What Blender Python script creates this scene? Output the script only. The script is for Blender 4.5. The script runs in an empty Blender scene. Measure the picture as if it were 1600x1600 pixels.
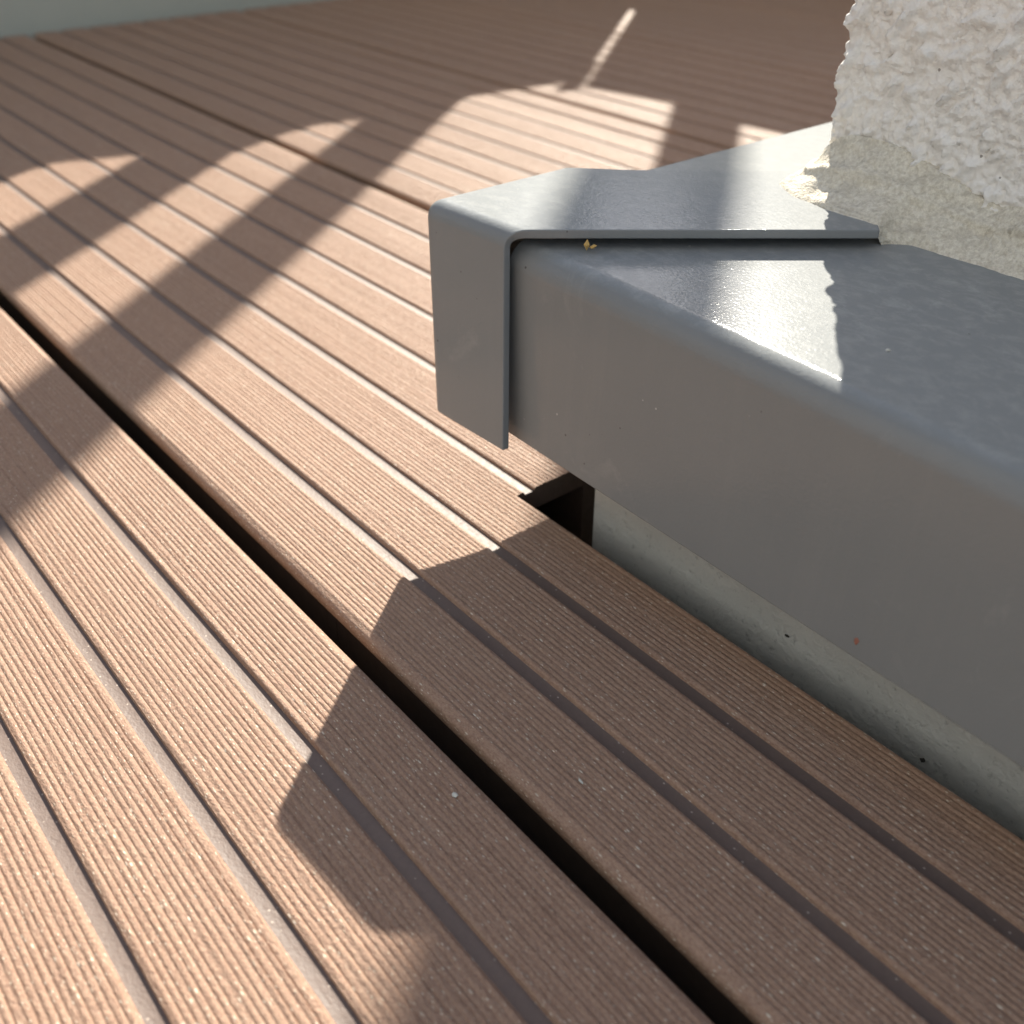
import bpy, bmesh, math, random
import numpy as np
from mathutils import Vector, noise

S = 0.12                       # metres per layout unit (camera height above the deck)
SC = bpy.context.scene
COL = SC.collection
random.seed(7)
RNG = np.random.default_rng(11)

# ------------------------------------------------------------------ camera
cam_data = bpy.data.cameras.new('camera')
cam = bpy.data.objects.new('camera', cam_data)
COL.objects.link(cam)
cam.location = (0, 0, S)
cam.rotation_euler = (math.radians(90 - 34.55), 0, math.radians(-39.07))
cam_data.sensor_width = 36.0
cam_data.lens = 36.0 * 1612 / 1600
cam_data.clip_start = 0.005
cam_data.clip_end = 2000
cam_data.dof.use_dof = True
cam_data.dof.focus_distance = 1.42 * S
cam_data.dof.aperture_fstop = 23.0
SC.camera = cam

# ------------------------------------------------------------------ sky, sun, exposure
SUN = Vector((0.775, 0.632, 0.64)).normalized()
SUN_EL = math.asin(SUN.z)
SUN_AZ = math.atan2(SUN.x, SUN.y)
world = bpy.data.worlds.new('World')
SC.world = world
world.use_nodes = True
wn = world.node_tree
wn.nodes.clear()
sky = wn.nodes.new('ShaderNodeTexSky')
sky.sky_type = 'NISHITA'
sky.sun_disc = False
sky.sun_elevation = SUN_EL
sky.sun_rotation = SUN_AZ
sky.air_density = 1.0
sky.dust_density = 0.8
sky.ozone_density = 1.0
bg = wn.nodes.new('ShaderNodeBackground')
bg.inputs['Strength'].default_value = 0.103
wo = wn.nodes.new('ShaderNodeOutputWorld')
wn.links.new(sky.outputs[0], bg.inputs['Color'])
wn.links.new(bg.outputs[0], wo.inputs['Surface'])

sun_data = bpy.data.lights.new('sun', 'SUN')
sun_data.energy = 5.0
sun_data.angle = math.radians(0.53)
sun_data.color = (1.0, 0.935, 0.81)
sun = bpy.data.objects.new('sun', sun_data)
COL.objects.link(sun)
sun.location = SUN * 5
sun.rotation_euler = SUN.to_track_quat('Z', 'Y').to_euler()

SC.view_settings.view_transform = 'Standard'
SC.view_settings.look = 'None'
SC.view_settings.exposure = 1.26
SC.view_settings.gamma = 1.0
SC.view_settings.use_curve_mapping = False
SC.render.engine = 'CYCLES'
SC.cycles.max_bounces = 8
SC.cycles.diffuse_bounces = 5


# ------------------------------------------------------------------ helpers
def tag(o, label=None, cat=None, group=None, kind=None):
    for k, v in (('label', label), ('category', cat), ('group', group), ('kind', kind)):
        if v:
            o[k] = v
    return o


def empty(name, loc=(0, 0, 0)):
    o = bpy.data.objects.new(name, None)
    COL.objects.link(o)
    o.location = Vector(loc) * S
    o.empty_display_size = 0.02
    return o


def link(name, me, parent=None):
    o = bpy.data.objects.new(name, me)
    COL.objects.link(o)
    if parent:
        o.parent = parent
        o.matrix_parent_inverse = parent.matrix_basis.inverted()
    return o


def mesh(name, verts, faces, mats, mi=None, smooth=None, parent=None):
    me = bpy.data.meshes.new(name)
    me.from_pydata([(x * S, y * S, z * S) for x, y, z in verts], [], faces)
    for m in mats:
        me.materials.append(m)
    if mi is not None:
        me.polygons.foreach_set('material_index', np.asarray(mi, dtype=np.int32))
    if smooth:
        me.polygons.foreach_set('use_smooth', np.ones(len(me.polygons), dtype=bool))
        me.set_sharp_from_angle(angle=math.radians(smooth))
    me.update()
    return link(name, me, parent)


def box_vf(x0, x1, y0, y1, z0, z1):
    v = [(x0, y0, z0), (x1, y0, z0), (x1, y1, z0), (x0, y1, z0), (x0, y0, z1), (x1, y0, z1), (x1, y1, z1), (x0, y1, z1)]
    f = [(3, 2, 1, 0), (4, 5, 6, 7), (0, 1, 5, 4), (1, 2, 6, 5), (2, 3, 7, 6), (3, 0, 4, 7)]
    return v, f


def box(name, dims, mat, parent=None, bev=0.0):
    v, f = box_vf(*dims)
    o = mesh(name, v, f, [mat], parent=parent)
    if bev:
        bm = bmesh.new()
        bm.from_mesh(o.data)
        bmesh.ops.bevel(bm, geom=bm.edges[:], offset=bev * S, segments=2, affect='EDGES', profile=0.6)
        bm.to_mesh(o.data)
        bm.free()
    return o


# ------------------------------------------------------------------ materials
class NT:
    def __init__(self, name):
        self.m = bpy.data.materials.new(name)
        self.m.use_nodes = True
        self.t = self.m.node_tree
        self.b = self.t.nodes['Principled BSDF']
        self.co = self.t.nodes.new('ShaderNodeTexCoord')

    def n(self, typ, **kw):
        nd = self.t.nodes.new(typ)
        for k, v in kw.items():
            if hasattr(nd, k):
                setattr(nd, k, v)
            else:
                nd.inputs[k.replace('_', ' ')].default_value = v
        return nd

    def l(self, a, b):
        self.t.links.new(a, b)

    def map(self, sx, sy, sz, loc=(0, 0, 0)):
        """object coordinates in layout units, scaled"""
        mp = self.n('ShaderNodeMapping')
        mp.inputs['Scale'].default_value = (sx / S, sy / S, sz / S)
        mp.inputs['Location'].default_value = loc
        self.l(self.co.outputs['Object'], mp.inputs['Vector'])
        return mp.outputs[0]

    def noise(self, vec, scale=1.0, detail=3.0, rough=0.55, dist=0.0):
        nd = self.n('ShaderNodeTexNoise')
        nd.inputs['Scale'].default_value = scale
        nd.inputs['Detail'].default_value = detail
        nd.inputs['Roughness'].default_value = rough
        nd.inputs['Distortion'].default_value = dist
        self.l(vec, nd.inputs['Vector'])
        return nd.outputs['Fac']

    def voro(self, vec, scale=1.0, feature='F1', out='Distance'):
        nd = self.n('ShaderNodeTexVoronoi')
        nd.feature = feature
        nd.inputs['Scale'].default_value = scale
        self.l(vec, nd.inputs['Vector'])
        return nd.outputs[out]

    def ramp(self, fac, stops, interp='LINEAR'):
        nd = self.n('ShaderNodeValToRGB')
        nd.color_ramp.interpolation = interp
        e = nd.color_ramp.elements
        while len(e) < len(stops):
            e.new(0.5)
        for el, (p, c) in zip(e, stops):
            el.position = p
            el.color = (*c, 1) if isinstance(c, tuple) else (c, c, c, 1)
        self.l(fac, nd.inputs[0])
        return nd.outputs[0]

    def mix(self, fac, a, b, typ='MIX'):
        nd = self.n('ShaderNodeMix')
        nd.data_type = 'RGBA'
        nd.blend_type = typ
        for idx, v in ((0, fac), (6, a), (7, b)):
            if isinstance(v, (int, float)):
                nd.inputs[idx].default_value = v if idx == 0 else (v, v, v, 1)
            elif isinstance(v, tuple):
                nd.inputs[idx].default_value = (*v, 1)
            else:
                self.l(v, nd.inputs[idx])
        return nd.outputs[2]

    def math(self, op, a, b=None):
        nd = self.n('ShaderNodeMath')
        nd.operation = op
        for i, v in enumerate((a, b)):
            if v is None:
                continue
            if isinstance(v, (int, float)):
                nd.inputs[i].default_value = v
            else:
                self.l(v, nd.inputs[i])
        return nd.outputs[0]

    def bump(self, h, dist, strength=1.0, normal=None):
        nd = self.n('ShaderNodeBump')
        nd.inputs['Distance'].default_value = dist * S
        nd.inputs['Strength'].default_value = strength
        self.l(h, nd.inputs['Height'])
        if normal is not None:
            self.l(normal, nd.inputs['Normal'])
        return nd.outputs[0]

    def out(self, col=None, rough=None, normal=None, spec=0.5):
        for k, v in (('Base Color', col), ('Roughness', rough), ('Normal', normal)):
            if v is None:
                continue
            if isinstance(v, (int, float)):
                self.b.inputs[k].default_value = v
            elif isinstance(v, tuple):
                self.b.inputs[k].default_value = (*v, 1)
            else:
                self.l(v, self.b.inputs[k])
        self.b.inputs['Specular IOR Level'].default_value = spec
        return self.m


def mat_decking():
    k = NT('brushed_composite_decking')
    broad = k.noise(k.map(1.1, 0.35, 1.1), 1.0, 3)
    streak = k.noise(k.map(60, 2.2, 60), 1.0, 4, 0.6)
    base = k.mix(streak, (0.30, 0.180, 0.124), (0.435, 0.280, 0.200))
    base = k.mix(k.ramp(broad, [(0.3, 0.0), (0.7, 0.35)]), base, (0.35, 0.222, 0.152))
    info = k.n('ShaderNodeObjectInfo')
    base = k.mix(k.math('MULTIPLY', info.outputs['Random'], 0.30), base, (0.29, 0.18, 0.128))
    wear = k.noise(k.map(5, 1.5, 5, (1, 8, 0)), 1.0, 6, 0.7, 0.4)
    base = k.mix(k.ramp(wear, [(0.55, 0.0), (0.75, 0.35)]), base, (0.42, 0.31, 0.23))
    mott = k.noise(k.map(190, 75, 190), 1.0, 3, 0.6)
    base = k.mix(k.ramp(mott, [(0.35, 0.30), (0.55, 0.0)]), base, (0.22, 0.13, 0.09))
    sand = k.noise(k.map(340, 210, 340, (4, 4, 4)), 1.0, 3, 0.7)
    base = k.mix(k.ramp(sand, [(0.48, 0.0), (0.68, 0.35)]), base, (0.50, 0.36, 0.26))
    base = k.mix(k.ramp(sand, [(0.32, 0.45), (0.50, 0.0)]), base, (0.20, 0.115, 0.078))
    # pale wood-flour fibres drawn out along the board, in drifts
    def flecks(sx, sy, thr, off):
        v = k.n('ShaderNodeTexVoronoi')
        v.inputs['Scale'].default_value = 1.0
        k.l(k.map(sx, sy, sx, off), v.inputs['Vector'])
        p = k.n('ShaderNodeSeparateColor')
        k.l(v.outputs['Color'], p.inputs[0])
        near = k.ramp(v.outputs['Distance'], [(0.16, 1.0), (0.36, 0.0)])
        drift = k.noise(k.map(4, 2.0, 4, off), 1.0, 2)
        ch = k.math('GREATER_THAN', k.math('ADD', p.outputs[0], k.math('MULTIPLY', drift, 0.5)), thr)
        return k.math('MULTIPLY', near, ch), p.outputs[1]
    f1, c1 = flecks(400, 130, 1.03, (3, 1, 0))
    f2, c2 = flecks(230, 80, 1.19, (7, 5, 2))
    fleck = k.math('MAXIMUM', f1, f2)
    fcol = k.mix(c1, (0.46, 0.35, 0.26), (0.80, 0.71, 0.58))
    col = k.mix(k.math('MULTIPLY', fleck, 0.9), base, fcol)
    grain = k.noise(k.map(230, 120, 230), 1.0, 4, 0.65)
    nrm = k.bump(grain, 0.0042, 0.85)
    nrm = k.bump(fleck, 0.0012, 0.5, nrm)
    rough = k.ramp(grain, [(0.3, 0.46), (0.7, 0.62)])
    return k.out(col, rough, nrm, 0.22)


def mat_groove():
    k = NT('smooth_groove_floor')
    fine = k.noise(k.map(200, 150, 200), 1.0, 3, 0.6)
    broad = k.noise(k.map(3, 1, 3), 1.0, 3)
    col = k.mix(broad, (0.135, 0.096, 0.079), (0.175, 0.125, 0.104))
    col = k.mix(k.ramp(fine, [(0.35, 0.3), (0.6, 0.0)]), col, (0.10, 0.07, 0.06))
    d = k.voro(k.map(75, 60, 75), 1.0)
    col = k.mix(k.ramp(d, [(0.05, 0.7), (0.12, 0.0)]), col, (0.55, 0.46, 0.38))
    return k.out(col, k.ramp(fine, [(0.3, 0.50), (0.7, 0.62)]), k.bump(fine, 0.0014, 0.6), 0.36)


def mat_sheet():
    k = NT('grey_coated_sheet_metal')
    peel = k.noise(k.map(190, 190, 190), 1.0, 2, 0.5)
    soft = k.noise(k.map(3.0, 3.0, 3.0), 1.0, 4, 0.6)
    base = k.mix(soft, (0.204, 0.212, 0.214), (0.232, 0.240, 0.241))
    run = k.noise(k.map(30, 30, 1.6), 1.0, 4, 0.6)      # faint run marks down the upright faces
    base = k.mix(k.ramp(run, [(0.50, 0.0), (0.75, 0.18)]), base, (0.27, 0.27, 0.262))
    scuff = k.noise(k.map(9, 9, 9, (1, 4, 2)), 1.0, 7, 0.75, 0.8)
    base = k.mix(k.ramp(scuff, [(0.60, 0.0), (0.72, 0.45)]), base, (0.30, 0.30, 0.29))
    # dried dust: flat patches, stretched, only where dust can lie (upward faces); plus a skylight tint there
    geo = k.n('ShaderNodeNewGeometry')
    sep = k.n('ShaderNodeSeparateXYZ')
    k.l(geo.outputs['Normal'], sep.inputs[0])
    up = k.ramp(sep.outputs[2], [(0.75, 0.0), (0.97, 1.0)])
    dust = k.noise(k.map(42, 30, 42), 1.0, 7, 0.74, 0.3)
    big = k.noise(k.map(3.2, 2.2, 3.2, (4, 2, 0)), 1.0, 3)
    dmask = k.math('MULTIPLY', k.ramp(dust, [(0.46, 0.0), (0.72, 1.0)]), k.ramp(big, [(0.34, 0.15), (0.62, 0.85)]))
    col = k.mix(k.math('MULTIPLY', dmask, k.math('MULTIPLY', up, 0.8)), k.mix(k.math('MULTIPLY', up, 0.45), base, (0.285, 0.304, 0.313)), (0.40, 0.41, 0.405))  # even pale bluish tint on upward faces paints in skylight, below the dust
    def specks(sc, off, rad):
        sp = k.n('ShaderNodeTexVoronoi')
        sp.inputs['Scale'].default_value = 1.0
        k.l(k.map(sc, sc, sc, off), sp.inputs['Vector'])
        ps = k.n('ShaderNodeSeparateColor')
        k.l(sp.outputs['Color'], ps.inputs[0])
        size = k.math('MULTIPLY', ps.outputs[1], rad)
        return k.math('LESS_THAN', sp.outputs['Distance'], size), ps.outputs[0], ps.outputs[2]
    s1, p1, q1 = specks(22, (0, 0, 0), 0.075)
    s2, p2, q2 = specks(48, (5, 1, 3), 0.10)
    dark = k.math('MAXIMUM', k.math('MULTIPLY', s1, k.math('GREATER_THAN', p1, 0.84)), k.math('MULTIPLY', s2, k.math('GREATER_THAN', p2, 0.90)))
    col = k.mix(k.math('MULTIPLY', dark, 0.7), col, (0.07, 0.065, 0.06))
    pale = k.math('MAXIMUM', k.math('MULTIPLY', s1, k.math('LESS_THAN', p1, 0.02)), k.math('MULTIPLY', s2, k.math('LESS_THAN', p2, 0.05)))
    col = k.mix(k.math('MULTIPLY', pale, 0.7), col, (0.55, 0.55, 0.52))
    nrm = k.bump(peel, 0.0007, 0.5)
    rough = k.mix(dmask, k.ramp(peel, [(0.3, 0.72), (0.7, 0.82)]), 0.88)
    k.b.inputs['Coat Weight'].default_value = 0.34
    k.b.inputs['Coat Roughness'].default_value = 0.12
    k.l(nrm, k.b.inputs['Coat Normal'])
    return k.out(col, rough, nrm, 0.08)


def mat_plaster():
    k = NT('rough_white_render')
    f = k.noise(k.map(75, 75, 75), 1.0, 6, 0.68)
    g = k.noise(k.map(230, 230, 230), 1.0, 3, 0.6)
    broad = k.noise(k.map(6, 6, 6), 1.0, 4)
    tint = k.noise(k.map(24, 24, 24, (2, 6, 1)), 1.0, 4, 0.6)
    col = k.mix(broad, (0.89, 0.85, 0.80), (0.93, 0.90, 0.86))
    col = k.mix(k.ramp(tint, [(0.46, 0.0), (0.72, 0.45)]), col, (0.78, 0.73, 0.66))
    col = k.mix(k.ramp(f, [(0.29, 0.45), (0.39, 0.0)]), col, (0.55, 0.50, 0.45))
    v = k.n('ShaderNodeTexVoronoi')
    v.inputs['Scale'].default_value = 1.0
    k.l(k.map(34, 34, 34), v.inputs['Vector'])
    p = k.n('ShaderNodeSeparateColor')
    k.l(v.outputs['Color'], p.inputs[0])
    pit = k.math('MULTIPLY', k.math('LESS_THAN', v.outputs['Distance'], k.math('MULTIPLY', p.outputs[1], 0.10)), k.math('GREATER_THAN', p.outputs[0], 0.72))
    col = k.mix(k.math('MULTIPLY', pit, 0.75), col, (0.22, 0.19, 0.17))
    h = k.math('ADD', f, k.math('MULTIPLY', g, 0.45))
    return k.out(col, 0.9, k.bump(h, 0.0060, 0.75), 0.2)


def mat_sealant():
    k = NT('dirty_beige_sealant')
    f = k.noise(k.map(150, 150, 150), 1.0, 3, 0.75)
    m = k.noise(k.map(16, 22, 40), 1.0, 5, 0.7)
    col = k.mix(k.ramp(f, [(0.34, 0.0), (0.66, 1.0)]), (0.58, 0.52, 0.42), (0.84, 0.785, 0.67))
    col = k.mix(k.ramp(m, [(0.32, 0.55), (0.48, 0.0)]), col, (0.48, 0.43, 0.35))
    line = k.noise(k.map(3.2, 2.6, 46), 1.0, 4, 0.65, 0.6)
    col = k.mix(k.ramp(line, [(0.30, 0.35), (0.40, 0.0)]), col, (0.30, 0.26, 0.21))
    edge = k.noise(k.map(30, 30, 30, (8, 8, 1)), 1.0, 5, 0.7)
    col = k.mix(k.ramp(edge, [(0.30, 0.6), (0.39, 0.0)]), col, (0.32, 0.28, 0.22))
    return k.out(col, 0.95, k.bump(k.math('ADD', f, m), 0.007, 0.7), 0.12)


def mat_concrete(name, a, b):
    k = NT(name)
    f = k.noise(k.map(70, 70, 70), 1.0, 6, 0.7)
    m = k.noise(k.map(9, 9, 14), 1.0, 5, 0.65)
    col = k.mix(m, a, b)
    col = k.mix(k.ramp(f, [(0.30, 0.55), (0.42, 0.0)]), col, tuple(c * 0.45 for c in a))
    return k.out(col, 0.88, k.bump(f, 0.012, 0.7), 0.25)


def mat_plain(name, c, rough=0.6, var=0.12, scale=12.0, spec=0.4):
    k = NT(name)
    f = k.noise(k.map(scale, scale, scale), 1.0, 4)
    col = k.mix(f, tuple(x * (1 - var) for x in c), tuple(min(1, x * (1 + var)) for x in c))
    return k.out(col, rough, k.bump(f, 0.004, 0.3), spec)


M_DECK = mat_decking()
M_GROOVE = mat_groove()
M_CORE_SHADE = mat_plain('board_core_recess_shade', (0.085, 0.058, 0.044), 0.8, 0.25, 60)  # darker core colour, also painting shade into the hollow and board gaps
M_SHEET = mat_sheet()
M_PLASTER = mat_plaster()
M_SEAL = mat_sealant()
M_CURB = mat_concrete('grey_green_concrete', (0.46, 0.455, 0.43), (0.62, 0.61, 0.565))
M_SLAB = mat_concrete('dark_screed', (0.045, 0.043, 0.04), (0.07, 0.066, 0.06))
M_WALL = mat_plain('cream_wall_paint', (0.25, 0.255, 0.265), 0.9, 0.04, 2)
M_PANEL = mat_plain('grey_green_panel', (0.39, 0.40, 0.345), 0.6, 0.05, 6)
M_SLAT = mat_plain('grey_painted_slats', (0.22, 0.22, 0.21), 0.5, 0.08, 8)
M_GROUND = mat_plain('distant_ground', (0.13, 0.15, 0.09), 0.95, 0.4, 0.02)

# ------------------------------------------------------------------ setting: ground and slab
def sheet(name, x0, x1, y0, y1, z, mat):
    return mesh(name, [(x0, y0, z), (x1, y0, z), (x1, y1, z), (x0, y1, z)], [(0, 1, 2, 3)], [mat])


tag(sheet('ground', -6000, 6000, -6000, 6000, -60, M_GROUND), kind='structure')
v, f = box_vf(-14, 8.6, -8, 7.4, -1.6, -0.5)
tag(mesh('balcony_slab', v, f, [M_SLAB]), kind='structure')

FACADE = (-13.0, -12.6)
v, f = box_vf(FACADE[0] - 2, FACADE[0], -30, 14, -60, 40)
tag(mesh('house_wall', v, f, [M_WALL]), 'cream rendered house wall rising behind the deck, opposite the railing', 'wall')

# ------------------------------------------------------------------ deck of grooved composite boards
PITCH, B0 = 1.2045, 0.5495          # board spacing, left edge of the notched board
BW, NS, GW = 1.166, 8, 0.0235       # board width, slats per board, groove width
SP = (BW + GW) / NS
SW = SP - GW
GD = 0.0070                         # groove depth
NR = 14                             # fine ridges per slat


def board_profile(ridges, cut=None):
    """top outline (offset across, height, part) from left to right; part 1 = groove floor"""
    pts = []
    R = 0.010
    pts.append((0.001, -0.026, 0, -1))
    for a in (0, 30, 60, 90):       # rounded outer edge
        t = math.radians(a)
        pts.append((R - R * math.cos(t), -R + R * math.sin(t) - 0.002, 0, -1))
    for s in range(NS):
        x0 = s * SP
        x1 = x0 + SW
        lo = x0 + (R if s == 0 else 0.0012)
        hi = x1 - (R if s == NS - 1 else 0.0015)
        if s > 0:
            pts += [(x0 - 0.0006, -GD, 0, -1), (x0 + 0.0002, -0.0024, 0, -1)]
        for r in range(ridges):
            w = (hi - lo) / ridges
            c = lo + (r + 0.5) * w
            rid = s * ridges + r
            pts += [(c - 0.46 * w, -0.0019, 0, rid), (c - 0.27 * w, -0.00055, 0, rid), (c, 0.0, 0, rid), (c + 0.27 * w, -0.00055, 0, rid)]
        if s < NS - 1:
            pts += [(x1 - 0.0010, -0.0022, 0, -1), (x1 + 0.0010, -GD + 0.0008, 0, -1), (x1 + 0.0026, -GD, 1, -1), (x1 + GW - 0.0012, -GD, 1, -1)]
    for a in (90, 60, 30, 0):
        t = math.radians(a)
        pts.append((BW - R + R * math.cos(t), -R + R * math.sin(t) - 0.002, 0, -1))
    pts.append((BW - 0.001, -0.026, 0, -1))
    if cut is not None:
        pts = [p for p in pts if p[0] < cut]
        pts.append((cut, pts[-1][1], 0, -1))
    return pts


def smooth_rand(n_lines, n_st, span):
    g = RNG.normal(size=(n_lines, n_st))
    ker = np.ones(span) / span
    out = np.stack([np.convolve(r, ker, mode='same') for r in g])
    return out * math.sqrt(span)


def add_board(V, F, MI, pts, left, stations, fine, tint_end=True):
    P = np.array([(p[0], p[1]) for p in pts])
    rid = np.array([p[3] for p in pts])
    n, m = len(pts), len(stations)
    Y = np.asarray(stations)
    X = np.repeat(P[:, 0][:, None], m, 1) + left
    Z = np.repeat(P[:, 1][:, None], m, 1)
    if fine:
        nr = rid.max() + 1
        g = np.random.default_rng(int(abs(left) * 1000) + 5)
        yy = np.arange(-3.7, 6.3, 0.02)
        sm = lambda w: np.stack([np.convolve(q, np.ones(w) / w, mode='same') for q in g.normal(size=(NS * NR, len(yy)))]) * math.sqrt(w)
        jz = sm(8) * 0.00016 + g.normal(size=(NS * NR, 1)) * 0.00042
        jx = sm(21) * 0.00013 + g.normal(size=(NS * NR, 1)) * 0.0006
        ok = rid >= 0
        at_y = lambda q: np.stack([np.interp(Y, yy, row) for row in q])
        jz, jx = at_y(jz), at_y(jx)
        Z[ok] += np.minimum(jz[rid[ok]], 0.0009)
        X[ok] += jx[rid[ok]]
    base = len(V)
    for i in range(n):
        V.extend(zip(X[i].tolist(), Y.tolist(), Z[i].tolist()))
    for i in range(n - 1):
        mi = 1 if (pts[i][2] == 1 and pts[i + 1][2] == 1) else 0
        r0, r1 = base + i * m, base + (i + 1) * m
        for j in range(m - 1):
            F.append((r0 + j, r1 + j, r1 + j + 1, r0 + j + 1))
            MI.append(mi)
    # the top plate's sides, underside and end faces
    xl, xr = X[0, 0], X[-1, 0]
    zt = -0.046
    b = len(V)
    V.extend([(xl + 0.020, Y[0], zt), (xr - (0.020 if xr - left > BW - 1e-6 else 0.0), Y[0], zt), (xl + 0.020, Y[-1], zt), (xr - (0.020 if xr - left > BW - 1e-6 else 0.0), Y[-1], zt)])
    F.append(tuple([base + j for j in range(m)] + [b + 2, b]))
    F.append(tuple([base + (n - 1) * m + j for j in range(m)][::-1] + [b + 1, b + 3]))
    F.append((b, b + 2, b + 3, b + 1))
    F.append(tuple([b, b + 1] + [base + i * m for i in range(n)][::-1]))
    F.append(tuple([b + 3, b + 2] + [base + i * m + m - 1 for i in range(n)]))
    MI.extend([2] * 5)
    # hollow chambers: webs and bottom plate
    y0, y1 = Y[0] + 0.001, Y[-1] - 0.001
    webs = [left + q for q in (0.03, 0.24 * BW, 0.485 * BW, 0.73 * BW)]
    solids = [(xl + 0.02, xr - (0.02 if xr - left > BW - 1e-6 else 0.0006), y0, y1, -0.205, -0.17)]
    for w in webs:
        if w + 0.03 < xr:
            solids.append((w + 0.0005, w + 0.03, y0, y1, -0.1702, -0.0458))
    if abs(xr - left - BW) < 1e-6:
        solids.append((xr - 0.06, xr - 0.03, y0, y1, -0.1702, -0.0458))
    for d in solids:
        bv, bf = box_vf(*d)
        b = len(V)
        V.extend(bv)
        F.extend([tuple(b + q for q in ff) for ff in bf])
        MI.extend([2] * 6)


floor = empty('deck_floor')
tag(floor, kind='structure')
NEAR = np.concatenate([np.linspace(-3.6, 0.1, 8, endpoint=False), np.arange(0.1, 2.2, 0.02), np.arange(2.2, 4.4, 0.06), np.linspace(4.4, 6.135, 12)])
MID = np.concatenate([np.linspace(-3.6, 0.4, 6, endpoint=False), np.linspace(0.4, 6.135, 50)])
FAR = np.linspace(-3.6, 6.135, 6)
NOTCH_Y, RIP_B = 1.163, 0.953
for kb in range(-3, 6):
    left = B0 + PITCH * kb
    V, F, MI = [], [], []
    if kb == -1:
        add_board(V, F, MI, board_profile(NR), left, NEAR, True)
    elif kb == 0:
        lo = NEAR[NEAR < NOTCH_Y - 0.005]
        add_board(V, F, MI, board_profile(NR, RIP_B - left), left, np.append(lo, NOTCH_Y + 0.0005), True)
        add_board(V, F, MI, board_profile(NR), left, np.concatenate([[NOTCH_Y], NEAR[NEAR > NOTCH_Y + 0.005]]), True)
    elif kb in (1, 2):
        add_board(V, F, MI, board_profile(NR), left, MID[MID > 0.4] if kb == 1 else MID, True)
    else:
        add_board(V, F, MI, board_profile(9), left, FAR, False)
    if kb == 1:      # this board also stops against the curb
        V, F, MI = [], [], []
        add_board(V, F, MI, board_profile(NR), left, np.concatenate([[NOTCH_Y], MID[MID > NOTCH_Y + 0.05]]), True)
    if kb >= 2:
        V, F, MI = [], [], []
        add_board(V, F, MI, board_profile(NR if kb == 2 else 9), left, np.concatenate([[NOTCH_Y], (MID if kb == 2 else FAR)[(MID if kb == 2 else FAR) > NOTCH_Y + 0.05]]), kb == 2)
    mesh('deck_board', V, F, [M_DECK, M_GROOVE, M_CORE_SHADE], MI, smooth=48, parent=floor)

# ------------------------------------------------------------------ low concrete curb under the flashing
WB, WA = 1.02, 1.035               # front face, left face of the curb
v, f = box_vf(WB, 8.4, -3.8, WA, -0.5, 0.40)
curb = mesh('concrete_curb', v, f, [M_CURB])
tag(curb, 'rough grey green concrete curb showing as a strip below the bent sheet metal', 'curb')

# ------------------------------------------------------------------ sheet metal flashing
flash = empty('sheet_flashing', (1.0, 1.1, 0.0))
tag(flash, 'grey coated sheet metal flashing with overlapping corner cap along the curb', 'flashing')


def bent_sheet(name, verts, faces, bend_edges, bevel, thick, segs=6, parent=None):
    bm = bmesh.new()
    bv = [bm.verts.new((x * S, y * S, z * S)) for x, y, z in verts]
    for fc in faces:
        bm.faces.new([bv[i] for i in fc])
    bm.normal_update()
    bm.edges.ensure_lookup_table()
    es = [e for e in bm.edges if tuple(sorted((bv.index(e.verts[0]), bv.index(e.verts[1])))) in {tuple(sorted(q)) for q in bend_edges}]
    bmesh.ops.bevel(bm, geom=es, offset=bevel * S, segments=segs, affect='EDGES', profile=0.5, clamp_overlap=True)
    bmesh.ops.recalc_face_normals(bm, faces=bm.faces[:])
    me = bpy.data.meshes.new(name)
    bm.to_mesh(me)
    bm.free()
    me.materials.append(M_SHEET)
    o = link(name, me, parent)
    me.polygons.foreach_set('use_smooth', np.ones(len(me.polygons), dtype=bool))
    me.set_sharp_from_angle(angle=math.radians(35))
    sd = o.modifiers.new('thickness', 'SOLIDIFY')
    sd.thickness = thick * S
    sd.offset = -1
    bv2 = o.modifiers.new('edges', 'BEVEL')
    bv2.width = 0.0022 * S
    bv2.segments = 2
    bv2.limit_method = 'ANGLE'
    bv2.angle_limit = math.radians(50)
    wn2 = o.modifiers.new('flat_normals', 'WEIGHTED_NORMAL')
    wn2.weight = 100
    wn2.keep_sharp = True
    return o


ZF, ZC, ZB = 0.474, 0.503, 0.165
# front run (x = b, y = a): top from the skirt edge back to under the pillar, mitred at the corner
def fb_t(a): return 0.882 + 0.0255 * a
def fb_b(a): return 0.872 + 0.0222 * a
fv = [(fb_t(-3.7), -3.7, ZF), (fb_t(1.13), 1.13, ZF), (0.99, 1.13, ZF), (1.9, 0.36, ZF), (1.9, -3.7, ZF),
      (fb_b(-3.7), -3.7, ZB + 0.004), (fb_b(1.13), 1.13, ZB + 0.004)]
bent_sheet('front_sheet', fv, [(0, 4, 3, 2, 1), (0, 1, 6, 5)], [(0, 1)], 0.036, 0.009, parent=flash)
# side run along the far side of the corner
sv = [(0.925, 1.276, ZF), (0.925, 1.20, ZF), (1.03, 1.135, ZF), (1.93, 0.37, ZF), (6.2, 0.37, ZF), (6.2, 1.276, ZF),
      (0.925, 1.240, ZB), (6.2, 1.205, ZB)]
bent_sheet('side_sheet', sv, [(0, 5, 4, 3, 2, 1), (5, 0, 6, 7)], [(0, 5)], 0.024, 0.009, parent=flash)
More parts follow.
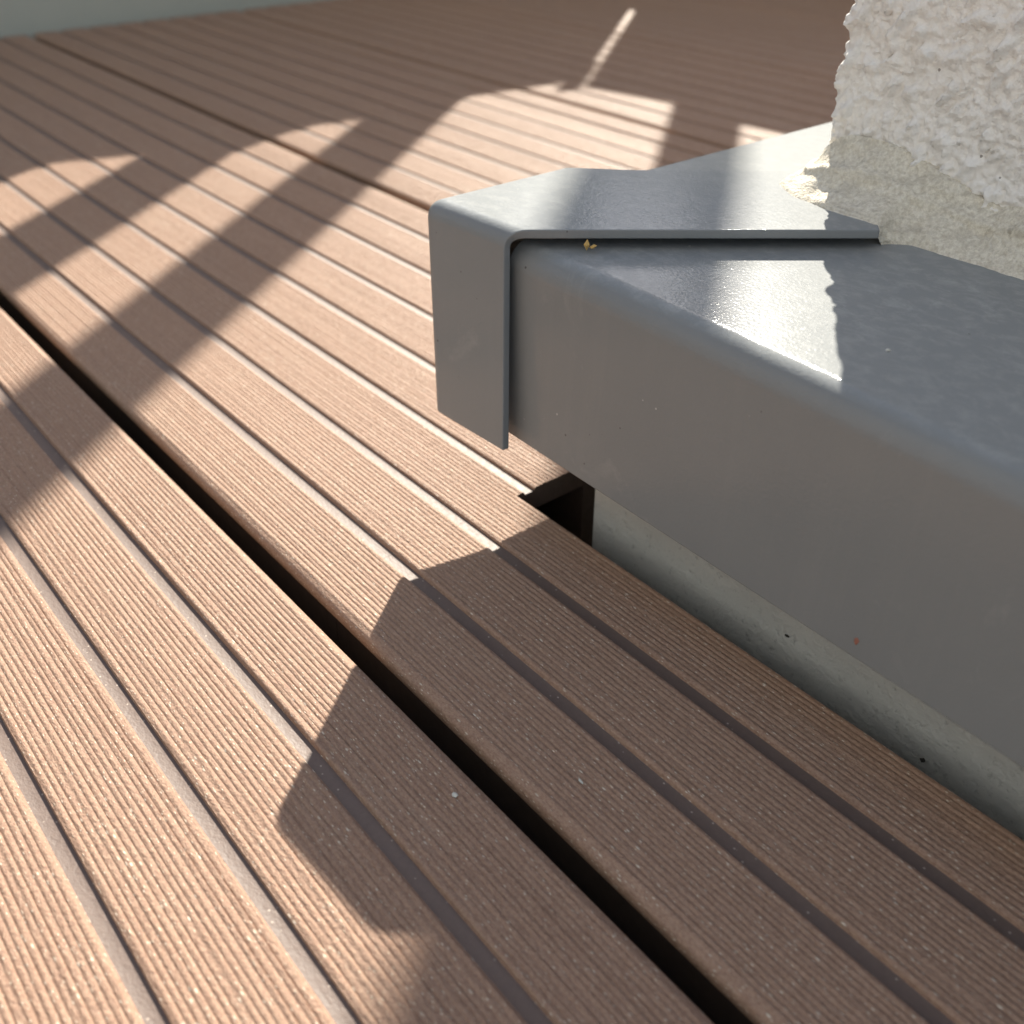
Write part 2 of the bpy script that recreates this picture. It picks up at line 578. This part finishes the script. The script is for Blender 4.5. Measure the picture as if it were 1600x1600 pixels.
# corner cap lapped over both runs
cv = [(0.875, 1.300, ZC), (0.888, 1.112, ZC), (0.918, 1.088, ZC), (1.300, 0.778, ZC), (1.365, 0.835, ZC), (1.45, 1.02, ZC),
      (1.2297, 1.2065, ZC), (1.140, 1.302, ZC),
      (0.8527, 1.266, ZB), (0.859, 1.081, ZB), (1.140, 1.218, ZB)]
bent_sheet('corner_cap', cv, [(0, 1, 2, 3, 4, 5, 6, 7), (0, 8, 9, 1), (0, 7, 10, 8)], [(0, 1), (0, 7), (0, 8)], 0.026, 0.0135, parent=flash)

# ------------------------------------------------------------------ rendered pillar standing on the flashing
PB, PA = 1.431, 0.982


def plaster_disp(p):
    q = Vector(p)
    # the float dragged the grains up to the right: shear the lookup a little
    q = Vector((q.x, q.y + 0.5 * q.z, q.z * 0.85))
    w = q + Vector((noise.noise(q * 48), noise.noise(q * 40 + Vector((9, 2, 4))), noise.noise(q * 40 + Vector((1, 7, 3))))) * 0.008
    a = abs(noise.noise(w * 84))
    b = noise.noise(w * 125 + Vector((3, 3, 3)))
    c = noise.noise(q * 17)
    d = abs(noise.noise(q * 210 + Vector((5, 1, 8))))
    knob = max(0.0, noise.noise(q * 44 + Vector((2, 9, 6))) - 0.05)
    return 0.020 * knob + 0.0060 * a + 0.0052 * b + 0.0045 * c - 0.004 * d - 0.004


def build_pillar():
    ys = list(np.concatenate([np.linspace(-3.0, 0.18, 14, endpoint=False), np.arange(0.18, PA - 0.012, 0.0029)]))
    xs = list(np.concatenate([np.arange(PB + 0.012, PB + 0.10, 0.0045), np.linspace(PB + 0.11, 3.0, 20)]))
    path = [((PB, y), (-1, 0)) for y in ys]
    for t in np.linspace(0, 1, 6)[0:]:
        an = t * math.pi / 2
        r = 0.012
        path.append(((PB + r - r * math.cos(an), PA - r + r * math.sin(an)), (-math.cos(an), math.sin(an))))
    path += [((x, PA), (0, 1)) for x in xs]
    zs = list(np.concatenate([np.arange(0.465, 0.83, 0.0029), np.linspace(0.84, 1.1, 16), np.linspace(1.2, 14, 24)]))
    V, F = [], []
    for z in zs:
        for (x, y), (nx, ny) in path:
            d = plaster_disp((x, y, z))
            V.append((x + nx * d, y + ny * d, z))
    n = len(path)
    for r in range(len(zs) - 1):
        for c in range(n - 1):
            i = r * n + c
            F.append((i, i + n, i + n + 1, i + 1))
    # back, far end and top close the block
    b = len(V)
    x0, x1, y0 = PB, 3.0, -3.0
    V += [(x1, y0, 0.47), (x1, y0, 14)]
    top = [(len(zs) - 1) * n + c for c in range(n)]
    bot = list(range(n))
    F.append(tuple(top + [b + 1]))
    F.append((bot[-1], top[-1], b + 1, b))
    F.append((bot[0], b, b + 1, top[0]))
    return mesh('render_pillar', V, F, [M_PLASTER], smooth=60)


pillar = build_pillar()
tag(pillar, 'rough white rendered pillar standing on the grey flashing at the upper right', 'pillar')


# sealant fillet running round the pillar's foot
def build_sealant():
    ctrl = [  # (base b, base a, top b, top a, top z)
        (2.60, 1.050, 2.60, 0.985, 0.535), (1.75, 1.052, 1.75, 0.985, 0.54), (1.53, 1.050, 1.54, 0.987, 0.545),
        (1.44, 1.058, 1.465, 0.988, 0.548), (1.397, 1.041, 1.436, 0.983, 0.545), (1.374, 1.008, 1.424, 0.976, 0.551),
        (1.357, 0.975, 1.423, 0.955, 0.572), (1.352, 0.930, 1.423, 0.918, 0.586), (1.348, 0.880, 1.423, 0.868, 0.583), (1.350, 0.812, 1.424, 0.825, 0.576),
        (1.298, 0.772, 1.424, 0.79, 0.566),
        (1.327, 0.745, 1.424, 0.765, 0.556), (1.326, 0.690, 1.424, 0.711, 0.543), (1.326, 0.650, 1.424, 0.681, 0.539),
        (1.322, 0.57, 1.424, 0.62, 0.545), (1.320, 0.40, 1.424, 0.44, 0.55), (1.32, 0.1, 1.424, 0.1, 0.55), (1.32, -3.0, 1.424, -3.0, 0.55)]
    C = np.array(ctrl)
    on_cap = C[:, 1] > 0.79
    C[:, :2] *= np.where(on_cap, 0.968, 1.019)[:, None]
    C = np.column_stack([C, np.where(on_cap, 0.498, ZF - 0.004)])
    dist = np.concatenate([[0], np.cumsum(np.hypot(np.diff(C[:, 0]), np.diff(C[:, 1])))])
    s0, s1 = dist[1], dist[15]
    us = np.concatenate([[0], np.linspace(s0, s1, 190), np.linspace(s1 + 0.1, dist[-1], 12)])
    I = np.stack([np.interp(us, dist, C[:, k]) for k in range(6)], 1)
    # soften the polyline corners
    for _ in range(3):
        I[1:-1] = 0.25 * I[:-2] + 0.5 * I[1:-1] + 0.25 * I[2:]
    nv = 30
    V, F = [], []
    for i, (bb, ba, tb, ta, tz) in enumerate(I[:, :5]):
        zb = I[i, 5]
        for j in range(nv):
            t = j / (nv - 1)
            # concave tooled fillet: lies out along the sheet, then climbs the wall
            h = t ** 1.45
            o = 1 - (1 - t) ** 1.25
            x = bb + (tb - bb) * o
            y = ba + (ta - ba) * o
            z = zb + (tz - zb) * h
            q = Vector((x, y, z))
            d = 0.009 * noise.noise(q * 20) + 0.0045 * noise.noise(q * 55) + 0.0026 * noise.noise(q * 150)
            if ba > 0.93 or bb > 1.36:
                d *= 0.3
            # tooling ridge part-way up
            d += 0.006 * math.exp(-((t - 0.62 - 0.05 * math.sin(us[i] * 9)) / 0.06) ** 2)
            k = min(1.0, 0.15 + t * 3.5)
            V.append((x - d * k * 0.8, y + d * k * 0.15, z + d * k * 0.7 + (0.007 + 0.010 * math.exp(-((y - 0.755) / 0.05) ** 2)) * min(1.0, t * 9) * (1 - t)))
    for i in range(len(I) - 1):
        for j in range(nv - 1):
            a = i * nv + j
            F.append((a, a + 1, a + nv + 1, a + nv))
    # close the back against the wall
    b = len(V)
    for (bb, ba, tb, ta, tz) in I[:, :5]:
        V.append((tb + 0.03, ta - 0.03, tz - 0.01))
        V.append((bb + 0.05, ba - 0.02, ZF - 0.01))
    for i in range(len(I) - 1):
        F.append((i * nv + nv - 1, b + 2 * i, b + 2 * i + 2, (i + 1) * nv + nv - 1))
        F.append((b + 2 * i, b + 2 * i + 1, b + 2 * i + 3, b + 2 * i + 2))
        F.append((b + 2 * i + 1, i * nv, (i + 1) * nv, b + 2 * i + 3))
    return mesh('sealant_fillet', V, F, [M_SEAL], smooth=60, parent=pillar)


build_sealant()

# ------------------------------------------------------------------ balcony railing: solid lower panel, flat upright slats, handrail
def extrude_outline(name, outline, axis, d0, d1, mat, parent):
    """outline in (along, height); axis 'y' = plane of constant y, 'x' = plane of constant x"""
    n = len(outline)
    def P(u, z, d): return (u, d, z) if axis == 'y' else (d, u, z)
    V = [P(u, z, d0) for u, z in outline] + [P(u, z, d1) for u, z in outline]
    F = [tuple(range(n)), tuple(range(2 * n - 1, n - 1, -1))]
    F += [(i, n + i, n + (i + 1) % n, (i + 1) % n) for i in range(n)]
    o = mesh(name, V, F, [mat], parent=parent)
    bm = bmesh.new()
    bm.from_mesh(o.data)
    bmesh.ops.recalc_face_normals(bm, faces=bm.faces[:])
    bm.to_mesh(o.data)
    bm.free()
    return o


end_rail = empty('balcony_railing', (2.0, 6.23, 0.0))
tag(end_rail, 'blurred grey green railing panel closing the far end of the deck at upper left', 'railing')
TOP = [(6.54, 2.72), (6.39, 2.70), (6.15, 2.68), (5.9, 2.66), (5.42, 2.70), (5.30, 2.675), (5.17, 2.66), (5.05, 2.70), (4.98, 2.78), (4.90, 2.80),
       (4.47, 2.62), (4.35, 2.595), (4.18, 2.55), (4.08, 2.53), (4.03, 2.58), (3.98, 2.70), (3.55, 2.62), (3.3, 2.56), (3.12, 2.6), (3.05, 2.7), (-6.0, 2.7)]
extrude_outline('lower_panel', [(-6.0, -0.25), (6.54, -0.25)] + TOP, 'y', 6.2, 6.22, M_PANEL, end_rail)
extrude_outline('corner_clip', [(6.47, 2.50), (6.60, 2.50), (6.60, 2.86), (6.47, 2.86)], 'y', 6.223, 6.24, M_PANEL, end_rail)
for k in range(-11, 1):
    c = 5.66 + 0.925 * k
    box('slat', (c - 0.152, c + 0.24, 6.225, 6.30, 0.05, 8.3), M_SLAT, end_rail, 0.006)
box('handrail', (-6.0, 6.7, 6.15, 6.45, 8.3, 8.7), M_SLAT, end_rail, 0.03)

side_rail = empty('balcony_railing', (6.62, 0.0, 0.0))
tag(side_rail, 'grey railing along the sunny side of the balcony, beyond the pillar', 'railing')
extrude_outline('lower_panel', [(-4.0, 0.012), (6.2, 0.012), (6.2, 2.84), (6.11, 2.82), (5.96, 2.80), (5.68, 2.75), (5.32, 2.80), (5.1, 2.78), (-4.0, 2.78)], 'x', 6.59, 6.61, M_PANEL, side_rail)
extrude_outline('plinth', [(6.2, 0.012), (6.32, 0.012), (6.32, 1.57), (6.2, 1.57)], 'x', 6.592, 6.61, M_PANEL, side_rail)
for k in range(-9, 1):
    c = 5.505 + 0.925 * k
    box('slat', (6.615, 6.68, c - 0.095, c + 0.215, 0.05, 8.3), M_SLAT, side_rail, 0.006)
box('handrail', (6.55, 6.85, -4.0, 6.12, 8.3, 8.7), M_SLAT, side_rail, 0.03)


# ------------------------------------------------------------------ small debris
def crumb(name, pos, size, mat, label, cat, squash=(1, 1, 0.6), seed=0, lift=0.45):
    bm = bmesh.new()
    bmesh.ops.create_icosphere(bm, subdivisions=1, radius=1.0)
    for vt in bm.verts:
        d = 1 + 0.9 * noise.noise(vt.co * 1.7 + Vector((seed, seed * 2, 1)))
        vt.co = Vector((vt.co.x * squash[0], vt.co.y * squash[1], vt.co.z * squash[2])) * d * size * 0.75 * S
    me = bpy.data.meshes.new(name)
    bm.to_mesh(me)
    bm.free()
    me.materials.append(mat)
    o = bpy.data.objects.new(name, me)
    COL.objects.link(o)
    o.location = (pos[0] * S, pos[1] * S, (pos[2] + lift * size * squash[2]) * S)
    tag(o, label, cat)
    return o


M_PALE = mat_plain('pale_grit', (0.62, 0.60, 0.54), 0.8, 0.15, 90)
M_DARK = mat_plain('dark_grit', (0.035, 0.03, 0.025), 0.8, 0.3, 90)
M_RUST = mat_plain('red_brown_flake', (0.30, 0.13, 0.09), 0.8, 0.35, 120)
M_STRAW = mat_plain('straw_husk', (0.55, 0.36, 0.12), 0.6, 0.3, 90)
crumb('grit_crumb', (0.476, 0.698, 0.0), 0.0052, M_PALE, 'pale crumb of grit lying on the shaded brown board left of the dark gap', 'crumb', seed=1)
crumb('grit_crumb', (0.610, 0.616, 0.0), 0.0040, M_PALE, 'tiny pale crumb on the shaded board right of the dark gap', 'crumb', squash=(0.6, 1.4, .6), seed=2)
crumb('grit_crumb', (1.029, 0.574, ZF), 0.0046, M_PALE, 'white crumb on the shaded grey sheet top near its jagged sunlit patch', 'crumb', seed=3)
crumb('mortar_crumb', (1.018, 0.388, -0.050), 0.0065, M_DARK, 'black crumb stuck on the concrete curb near the right edge', 'crumb', squash=(.4, 1.2, .8), seed=4, lift=0)
crumb('mortar_crumb', (1.018, 0.624, 0.007), 0.0048, M_DARK, 'small dark crumb on the concrete curb close under the sheet edge', 'crumb', squash=(.4, 1.1, .6), seed=5, lift=0)
crumb('rust_flake', (fb_b(.45) - 0.001, 0.449, 0.195), 0.0062, M_RUST, 'red brown flake stuck on the upright grey sheet face', 'flake', squash=(.3, .8, 1.1), seed=6, lift=0)
husk = empty('seed_husk', (0.978, 1.033, ZF))
tag(husk, 'straw coloured seed husk caught under the lip of the corner cap', 'husk')
hv = [(0, 0, 0)]
for i in range(5):
    an = i * 2 * math.pi / 5
    hv.append((0.007 * math.cos(an), 0.005 * math.sin(an), 0.012))
hv.append((0.002, 0.001, 0.022))
hf = [(0, 1 + (i + 1) % 5, 1 + i) for i in range(5)] + [(6, 1 + i, 1 + (i + 1) % 5) for i in range(5)]
mesh('husk_shell', [(0.976 + x * 0.7, 1.034 + y * 0.9, ZF + 0.0005 + z * 0.75) for x, y, z in hv], hf, [M_STRAW], parent=husk)
mesh('husk_tail', [(0.978 + x * 0.6, 1.0315 - z * 0.7, ZF + 0.006 + y * 0.7 + z * 0.25) for x, y, z in hv], hf, [M_STRAW], parent=husk)
